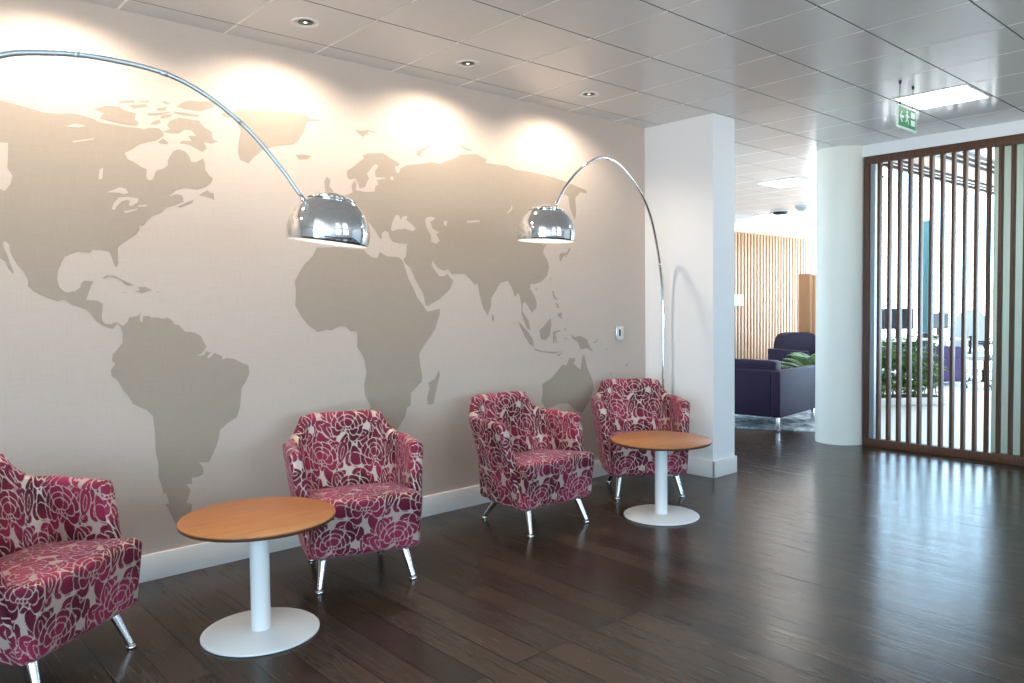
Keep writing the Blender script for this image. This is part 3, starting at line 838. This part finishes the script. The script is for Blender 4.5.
# ------------------------------------------------------------------ round pedestal tables
def pedestal(label, x, y):
    t = thing('pedestal_table', label, 'table', (x, y, 0), 0, 'round pedestal tables')
    MB().lathe([(0, .490), (.309, .490), (.3105, .4885), (.3105, .484)], 96).build('table_top', M['tabletop'], t)
    MB().lathe([(.3105, .484), (.3095, .474), (.306, .471), (0, .471)], 96).build('edge_band', M['tableedge'], t)
    MB().lathe([(.039, .010), (.039, .471)], 40).build('column', M['whitepowder'], t)
    MB().lathe([(0, .0005), (.230, .0005), (.236, .003), (.236, .009), (.232, .012), (.05, .0165), (.039, .019)], 96).build('base_plate', M['whitepowder'], t)
    return t
t1 = pedestal('nearer round wooden table on white pedestal, in front of the Atlantic', 1.299, -.970)
dup(t1, 'farther round wooden table on white pedestal, before the corner armchair', (3.905, -1.028, 0))

# ------------------------------------------------------------------ arc lamps
def arc_lamp(label, base, dome, curve, r0, r1, tilt, yaw, armmat, joints, SR=.170):
    """base, dome: xy of foot and shade; curve: (distance along the bow, height) pairs"""
    bx, by = base
    t = thing('arc_floor_lamp', label, 'floor lamp', (bx, by, 0), 0, 'chrome arc lamps')
    d = Vector((dome[0] - bx, dome[1] - by, 0)).normalized()
    ang = math.atan2(d.y, d.x)
    Rz = Matrix.Rotation(ang, 4, 'Z')
    bs = MB().box(-.09, .09, -.13, .13, .0005, .19, .008, Rz, segs=3)
    bs.build('marble_base', M['marble'], t)
    MB().lathe([(.030, .19), (.030, .205), (.022, .215), (.016, .22)], 24).build('collar', M['chrome'], t)
    pts = [Vector((0, 0, .19)), Vector((0, 0, .7)), Vector((0, 0, 1.1))] + [d * a + Vector((0, 0, z)) for a, z in curve]
    pts = catmull(pts, 8)
    n = len(pts)
    am = MB().tube(pts, [r0 + (r1 - r0) * i / (n - 1) for i in range(n)], 12).build('arm', armmat, t)
    for f in joints:
        i = int(f * (n - 2))
        rr = r0 + (r1 - r0) * f
        MB().tube([pts[i], pts[i + 1]], rr + .0012, 14).build('joint', armmat, am)
    end = pts[-1]
    # shade: half globe of polished metal with a separate, slightly raised crown
    R = SR
    T = Matrix.Translation(Vector((dome[0] - bx, dome[1] - by, dome[2]))) @ Matrix.Rotation(yaw, 4, 'Z') @ Matrix.Rotation(tilt, 4, 'Y')
    pr = []
    for k in range(25):
        a = -13 + (58 + 13) * k / 24
        pr.append((R * math.cos(math.radians(a)), R * math.sin(math.radians(a)) * .98))
    sd = MB().lathe([(pr[0][0] - .002, pr[0][1] - .001)] + pr, 96, T).build('shade', M['chrome'], t)
    inn = [(r - .003, z) for r, z in pr]
    MB().lathe([(pr[0][0] - .002, pr[0][1] - .001)] + inn + [(0, R * .84)], 72, T).build('shade_lining', M['lamp_inside'], sd)
    cp = []
    for k in range(15):
        a = 54 + 36 * k / 14
        cp.append(((R + .004) * math.cos(math.radians(a)), (R + .004) * math.sin(math.radians(a)) * .98))
    MB().lathe([(cp[0][0] - .004, cp[0][1])] + cp, 96, T).build('shade_crown', M['chrome'], sd)
    hl = MB()
    for k in range(28):
        a = 2 * PI * k / 28
        q = Vector((math.cos(a) * math.cos(math.radians(58)), math.sin(a) * math.cos(math.radians(58)), math.sin(math.radians(58)) * .98))
        c = T @ (q * (R + .0042)); nn = (T.to_3x3() @ q).normalized()
        e1 = nn.cross(Vector((0, 0, 1))).normalized(); e2 = nn.cross(e1)
        vs = [c + nn * .0006 + .0062 * (math.cos(2 * PI * m / 12) * e1 + math.sin(2 * PI * m / 12) * e2) for m in range(12)]
        hl.add(vs, [tuple(range(12))])
    hl.build('vent_holes', M['lamp_inside'], sd)
    MB().lathe([(.018, .10), (.018, .155)], 20, T).build('socket', M['steel'], sd)
    MB().lathe([(0, .012), (.016, .016), (.028, .032), (.030, .048), (.024, .068), (.016, .09), (.016, .10)], 24, T).build('bulb', M['bulb'], sd)
    top = T @ Vector((0, 0, R * .98))
    MB().tube([end, end.lerp(T @ Vector((0, 0, 0)), .12), end.lerp(T @ Vector((0, 0, 0)), .3)], [r1 + .001, r1 + .003, r1 + .003], 10).build('shade_hinge', M['chrome'], t)
    return t
arc_lamp('nearer chrome arc lamp reaching in from the left edge over the Atlantic', (-.12, -.885), (1.553, -1.137, 1.650),
         [(.002, 1.26), (.016, 1.44), (.066, 1.64), (.2, 1.88), (.38, 2.07), (.57, 2.19), (.72, 2.225), (.87, 2.234), (1.07, 2.214), (1.22, 2.155), (1.37, 2.047), (1.50, 1.905), (1.578, 1.80)],
         .013, .0075, math.radians(7), math.radians(-41.5), M['steel'], (.64, .74, .86))
arc_lamp('farther chrome arc lamp standing in the corner by the white pier', (4.905, -.285), (3.120, -.812, 1.752),
         [(.002, 1.32), (.026, 1.52), (.105, 1.75), (.255, 2.003), (.478, 2.174), (.79, 2.296), (1.00, 2.32), (1.17, 2.296), (1.41, 2.195), (1.60, 2.07), (1.745, 1.93)],
         .012, .0085, math.radians(2.5), math.radians(-41.5), M['chrome'], (.35, .7))

# ------------------------------------------------------------------ lounge behind the pier
ru = MB()
random.seed(4)
a0 = Vector((7.22, .54)); a1 = Vector((7.62, -.28))
e = (a1 - a0).normalized(); nrm = Vector((-e.y, e.x))
if nrm.x < 0: nrm = -nrm
q0 = a0 - e * 1.6; q1 = a1 + e * .05
c4 = [q0, q1, q1 + nrm * 3.4, q0 + nrm * 3.4]
vs = [(p_.x, p_.y, .001) for p_ in c4] + [(p_.x, p_.y, .012) for p_ in c4]
ru.add(vs, [(0, 1, 2, 3), (7, 6, 5, 4), (0, 4, 5, 1), (1, 5, 6, 2), (2, 6, 7, 3), (3, 7, 4, 0)])
tag(ru.build('rug', M['rug']), 'mottled blue and white rug under the dark purple lounge chairs', 'rug')

def box_armchair(label, loc, rot, w=.86, d=.78, rounded=False):
    """front faces -y"""
    t = thing('lounge_armchair', label, 'armchair', loc, rot, 'dark purple lounge armchairs')
    hw = w / 2; hd = d / 2
    for s in (-1, 1):
        x0, x1 = sorted((s * hw, s * (hw - .10)))
        MB().box(x0, x1, -hd, hd - .0, .135, .62, .018, segs=3).build('arm', M['purple'], t)
    if rounded:
        prof = []
        for k in range(33):
            a = PI * k / 32
            prof.append((-(hw - .10) * math.copysign(abs(math.cos(a)) ** .45, math.cos(a)), .30 + .56 * math.sin(a) ** .5))
        m = MB()
        yq = ((hd - .16, 0), (hd - .05, .06))
        n = len(prof)
        vs = [(x, hd - .20 + .05 * (z - .3), z) for x, z in prof] + [(x, hd - .04 + .12 * (z - .3), z) for x, z in prof]
        m.add(vs, [tuple(range(n))[::-1], tuple(range(n, 2 * n))] + [(i, i + 1, n + i + 1, n + i) for i in range(n - 1)] + [(0, n, 2 * n - 1, n - 1)])
        m.build('backrest', M['purple'], t)
    else:
        MB().box(-hw + .10, hw - .10, hd - .13, hd, .135, .62, .016, segs=3).build('back_panel', M['purple'], t)
        MB().box(-hw + .105, hw - .105, hd - .30, hd - .115, .42, .715, .045, segs=4).build('back_cushion', M['purple'], t)
    MB().box(-hw + .09, hw - .09, -hd + .01, hd - .12, .14, .28, .01).build('frame', M['purple'], t)
    MB().box(-hw + .103, hw - .103, -hd - .01, hd - .14, .281, .43, .035, segs=4).build('seat_cushion', M['purple'], t)
    for sx in (-1, 1):
        for sy in (-1, 1):
            x, y = sx * (hw - .035), sy * (hd - .035)
            MB().box(x - .016, x + .016, y - .016, y + .016, .0005, .136, .003).build('leg', M['alu'], t)
    return t
# near chair: rear right corner towards the camera
P0 = Vector((7.32, .055)); P1 = Vector((8.185, .14))
sd_ = (P1 - P0).normalized()
bk = Vector((-sd_.y, sd_.x))
ctr = P0 + sd_ * .455 + bk * .43
box_armchair('nearer dark purple armchair seen from behind beside the white pier', (ctr.x, ctr.y, .012), math.atan2(sd_.y, sd_.x) + PI / 2, .86, .99)
box_armchair('farther dark purple armchair with rounded back facing us by the slatted wall', (10.99, 1.63, .0130), math.radians(-24), .92, .84, True)

def frond_plant(name, label, loc, n, ln, pot_r, pot_h, seed, potmat, droop=.9, base_z=None):
    rnd = random.Random(seed)
    t = thing(name, label, 'plant', loc)
    MB().lathe([(0, .001), (pot_r * .8, .001), (pot_r, pot_h), (pot_r - .012, pot_h), (pot_r - .02, pot_h - .03)], 32).build('pot', potmat, t)
    MB().lathe([(0, pot_h - .035), (pot_r - .016, pot_h - .035)], 32).build('soil', M['soil'], t)
    m = MB(); st = MB()
    for k in range(n):
        a = rnd.uniform(0, 2 * PI); up = rnd.uniform(.55, 1.25); l = ln * rnd.uniform(.7, 1.1)
        pts = []
        for q in range(11):
            u = q / 10
            rr = l * (u * math.cos(up) + .35 * u * u)
            zz = pot_h - .03 + l * (u * math.sin(up) - droop * .62 * u * u * u)
            pts.append(Vector((rr * math.cos(a), rr * math.sin(a), zz)))
        st.tube(pts, [.004 - .0003 * q for q in range(11)], 5)
        sv = Vector((-math.sin(a), math.cos(a), 0))
        for q in range(2, 11):
            for sg in (-1, 1):
                for hlf in (0, .5):
                    c = pts[q - 1].lerp(pts[q], hlf + .25)
                    fw = (pts[q] - pts[q - 1]).normalized()
                    L_ = l * .30 * (1 - abs(q - 5.5) / 8)
                    tip = c + (sv * sg * .8 + fw * .6).normalized() * L_ - Vector((0, 0, L_ * .25))
                    md = c.lerp(tip, .45) + Vector((0, 0, .012))
                    wv = fw * .011
                    m.add([c - wv * .4, md - wv, tip, md + wv, c + wv * .4], [(0, 1, 2, 3, 4)])
    m.build('fronds', M['leaf'], t); st.build('stems', M['leaf'], t)
    return t
frond_plant('potted_palm', 'green palm with arching fronds between the two purple armchairs', (9.33, .72, .013), 22, .52, .14, .40, 3, M['whitepowder'], .5)

# pale slatted wall, its small white sign and the orange cupboard
t = thing('slatted_wall_panel', 'pale oak slatted wall panel at the far end of the lounge', 'wall panel', (12.0, 3.70, 0))
MB().box(-.55, 2.95, .10, .14, .0, 2.62).build('backing', M['orangewood'], t)
MB().box(-.55, 2.95, .02, .14, 2.60, 2.63).build('top_trim', M['oakslat'], t)
first = None
for k in range(32):
    x = -.54 + k * .108
    if first is None:
        first = MB().box(0, .072, .0, .10, .001, 2.60, .004).build('slat', M['oakslat'], t); first.location = (x, 0, 0)
    else:
        s2 = first.copy(); LINK(s2); s2.parent = t; s2.location = (x, 0, 0)
t = thing('wall_sign', 'small white square sign on the pale slatted wall', 'sign', (12.32, 3.698, 1.38))
MB().box(-.15, .15, -.02, 0, -.085, .085, .004).build('panel', M['whiteplastic'], t)
MB().box(-.15, .15, -.022, -.001, .085, .105).build('trim', M['officegrey'], t)
MB().box(-.15, .15, -.022, -.001, -.105, -.085).build('trim', M['officegrey'], t)

t = thing('tall_cupboard', 'orange oak cupboard or partition beside the round column', 'cupboard', (12.84, 2.10, 0), math.radians(-38))
MB().box(-.45, .485, 0, .42, .02, 1.80, .004).build('body', M['orangewood'], t)
MB().box(-.50, -.45, -.01, .43, .0, 1.82, .003).build('side_panel', M['oakslat'], t)
for x in (-.445, .02):
    dr = MB().box(x + .003, x + .46, -.018, -.0005, .06, 1.78, .003).build('door', M['orangewood'], t)
    MB().box(x + .42, x + .435, -.035, -.018, .85, 1.0, .002).build('handle', M['alu'], dr)

# ------------------------------------------------------------------ office behind the slatted screen
def bush_planter(label, x0, y0, x1, y1, seed):
    rnd = random.Random(seed)
    d = Vector((x1 - x0, y1 - y0, 0)); ln = d.length; rot = math.atan2(d.y, d.x)
    t = thing('planter_trough', label, 'planter', ((x0 + x1) / 2, (y0 + y1) / 2, 0), rot)
    MB().box(-ln / 2, ln / 2, -.2, .2, .0005, .10, .01).build('trough', M['whitepowder'], t)
    MB().box(-ln / 2 + .02, ln / 2 - .02, -.18, .18, .095, .104).build('soil', M['soil'], t)
    m = MB(); st = MB()
    for k in range(int(ln * 60)):
        bx, by = rnd.uniform(-ln / 2 + .05, ln / 2 - .05), rnd.uniform(-.15, .15)
        h = rnd.uniform(.45, .92); a = rnd.uniform(0, 2 * PI); lean = rnd.uniform(.02, .16)
        p1 = Vector((bx + lean * math.cos(a), by + lean * math.sin(a), h))
        b0 = Vector((bx, by, .1))
        st.tube([b0, b0.lerp(p1, .5), p1], [.006, .005, .003], 5)
        for q in range(15):
            u = rnd.uniform(.12, 1); c = b0.lerp(p1, u); aa = rnd.uniform(0, 2 * PI); L_ = rnd.uniform(.10, .19)
            out = Vector((math.cos(aa), math.sin(aa), rnd.uniform(-.5, .5))).normalized()
            sv = out.cross(Vector((0, 0, 1))).normalized() * L_ * .2
            mid_ = c + out * L_ * .5 + Vector((0, 0, .02))
            m.add([c, mid_ - sv, c + out * L_, mid_ + sv], [(0, 1, 2, 3)])
    m.build('foliage', M['leaf'], t); st.build('stems', M['leaf'], t)
    return t
bush_planter('leafy green plants in a low white trough behind the wooden screen', 10.05, .42, 10.82, -.20, 8)

def desk(label, loc, rot):
    t = thing('office_desk', label, 'desk', loc, rot)
    MB().box(-.75, .75, -.4, .4, .705, .735, .004).build('desktop', M['whiteplastic'], t)
    MB().box(-.73, .2, -.385, -.36, .30, .70, .003).build('modesty_panel', M['navy'], t)
    for x in (-.70, .70):
        for y in (-.34, .34):
            MB().box(x - .025, x + .025, y - .025, y + .025, .0005, .705, .003).build('leg', M['alu'], t)
    pd = MB().box(.22, .67, -.36, .20, .05, .60, .006).build('pedestal', M['lilac'], t)
    for k in range(3):
        MB().box(.225, .665, -.372, -.361, .065 + .178 * k, .235 + .178 * k, .003).build('drawer_front', M['lilac'], pd)
    return t
DR = math.radians(-44)
desk('white topped office desk with purple drawers behind the leafy trough', (13.15, 1.06, 0), DR)
def at_desk(u, v): return (13.15 + u * math.cos(DR) - v * math.sin(DR), 1.06 + u * math.sin(DR) + v * math.cos(DR))
def monitor(label, u, v, z, w, h, turn, screen):
    x, y = at_desk(u, v)
    t = thing('computer_monitor', label, 'monitor', (x, y, z), DR + turn, 'office monitors')
    MB().box(-.10, .10, -.08, .08, .0005, .012, .004).build('foot', M['dark'], t)
    MB().box(-.02, .02, .02, .035, .01, .28).build('stand', M['dark'], t)
    MB().box(-w / 2, w / 2, -.012, .02, .14, .14 + h, .005).build('screen_housing', M['dark'], t)
    MB().box(-w / 2 + .012, w / 2 - .012, -.014, -.011, .155, .14 + h - .012).build('display', screen, t)
monitor('dark office monitor at the left end of the desk, next to the column', -.62, -.05, .7355, .46, .33, .25, M['screen'])
monitor('larger dark office monitor in the middle of the desk behind the screen slats', -.18, .05, .7355, .50, .34, -.2, M['screen'])
monitor('small dark office monitor at the right part of the desk', .52, .1, .7355, .36, .26, .3, M['screen'])
x, y = at_desk(.25, -.1)
t = thing('desk_telephone', 'small dark desk telephone on the white desktop', 'telephone', (x, y, .7355), DR)
MB().box(-.1, .1, -.09, .09, .0005, .05, .012).build('body', M['dark'], t)
MB().box(-.09, -.04, -.085, .085, .05, .085, .014).build('handset', M['dark'], t)

def office_chair(label, loc, rot):
    t = thing('office_chair', label, 'office chair', loc, rot, 'pale office chairs')
    MB().box(-.25, .25, -.24, .24, .43, .50, .03, segs=3).build('seat', M['officegrey'], t)
    prof = [(-.24, .0), (-.25, .25), (-.20, .52), (-.10, .62), (.10, .62), (.20, .52), (.25, .25), (.24, .0)]
    vs = [(x, .22 + .14 * z, .56 + z) for x, z in prof] + [(x, .25 + .15 * z, .56 + z) for x, z in prof]
    n = len(prof)
    m = MB(); m.add(vs, [tuple(range(n)), tuple(range(2 * n - 1, n - 1, -1))] + [(i, (i + 1) % n, n + (i + 1) % n, n + i) for i in range(n)])
    m.build('backrest', M['officegrey'], t)
    MB().tube([(0, .12, .42), (0, .30, .46), (0, .33, .75)], .022, 10).build('back_support', M['dark'], t)
    for s in (-1, 1):
        MB().tube([(s * .25, .05, .44), (s * .31, .03, .5), (s * .31, 0, .68)], .016, 8).box(s * .31 - .035, s * .31 + .035, -.14, .13, .68, .705, .01).build('armrest', M['dark'], t)
    MB().lathe([(.035, .10), (.035, .28), (.022, .28), (.022, .43)], 20).build('gas_column', M['dark'], t)
    for k in range(5):
        a = 2 * PI * k / 5 + .3
        e_ = Vector((.31 * math.cos(a), .31 * math.sin(a), .075))
        lg = MB().tube([(0, 0, .11), (e_.x * .5, e_.y * .5, .10), tuple(e_)], [.026, .022, .016], 8).build('base_arm', M['alu'], t)
        Tq = Matrix.Translation((e_.x, e_.y, .030)) @ Matrix.Rotation(a, 4, 'Z') @ Matrix.Rotation(PI / 2, 4, 'X')
        MB().lathe([(0, -.022), (.024, -.02), (.029, -.012), (.029, .012), (.024, .02), (0, .022)], 16, Tq).tube([(e_.x, e_.y, .04), (e_.x, e_.y, .08)], .006, 6).build('caster', M['dark'], lg)
    return t
oc = office_chair('pale grey office chair drawn up at the right end of the office desk', (14.3, .60, 0), math.radians(120))
dup(oc, 'pale grey office chair standing rightmost behind the wooden screen', (13.1, -.05, 0), math.radians(200))

# slim teal column in the office
struct(MB().box(14.84, 14.96, 1.40, 1.52, 0, H, .004).build('office_pillar', M['teal']))
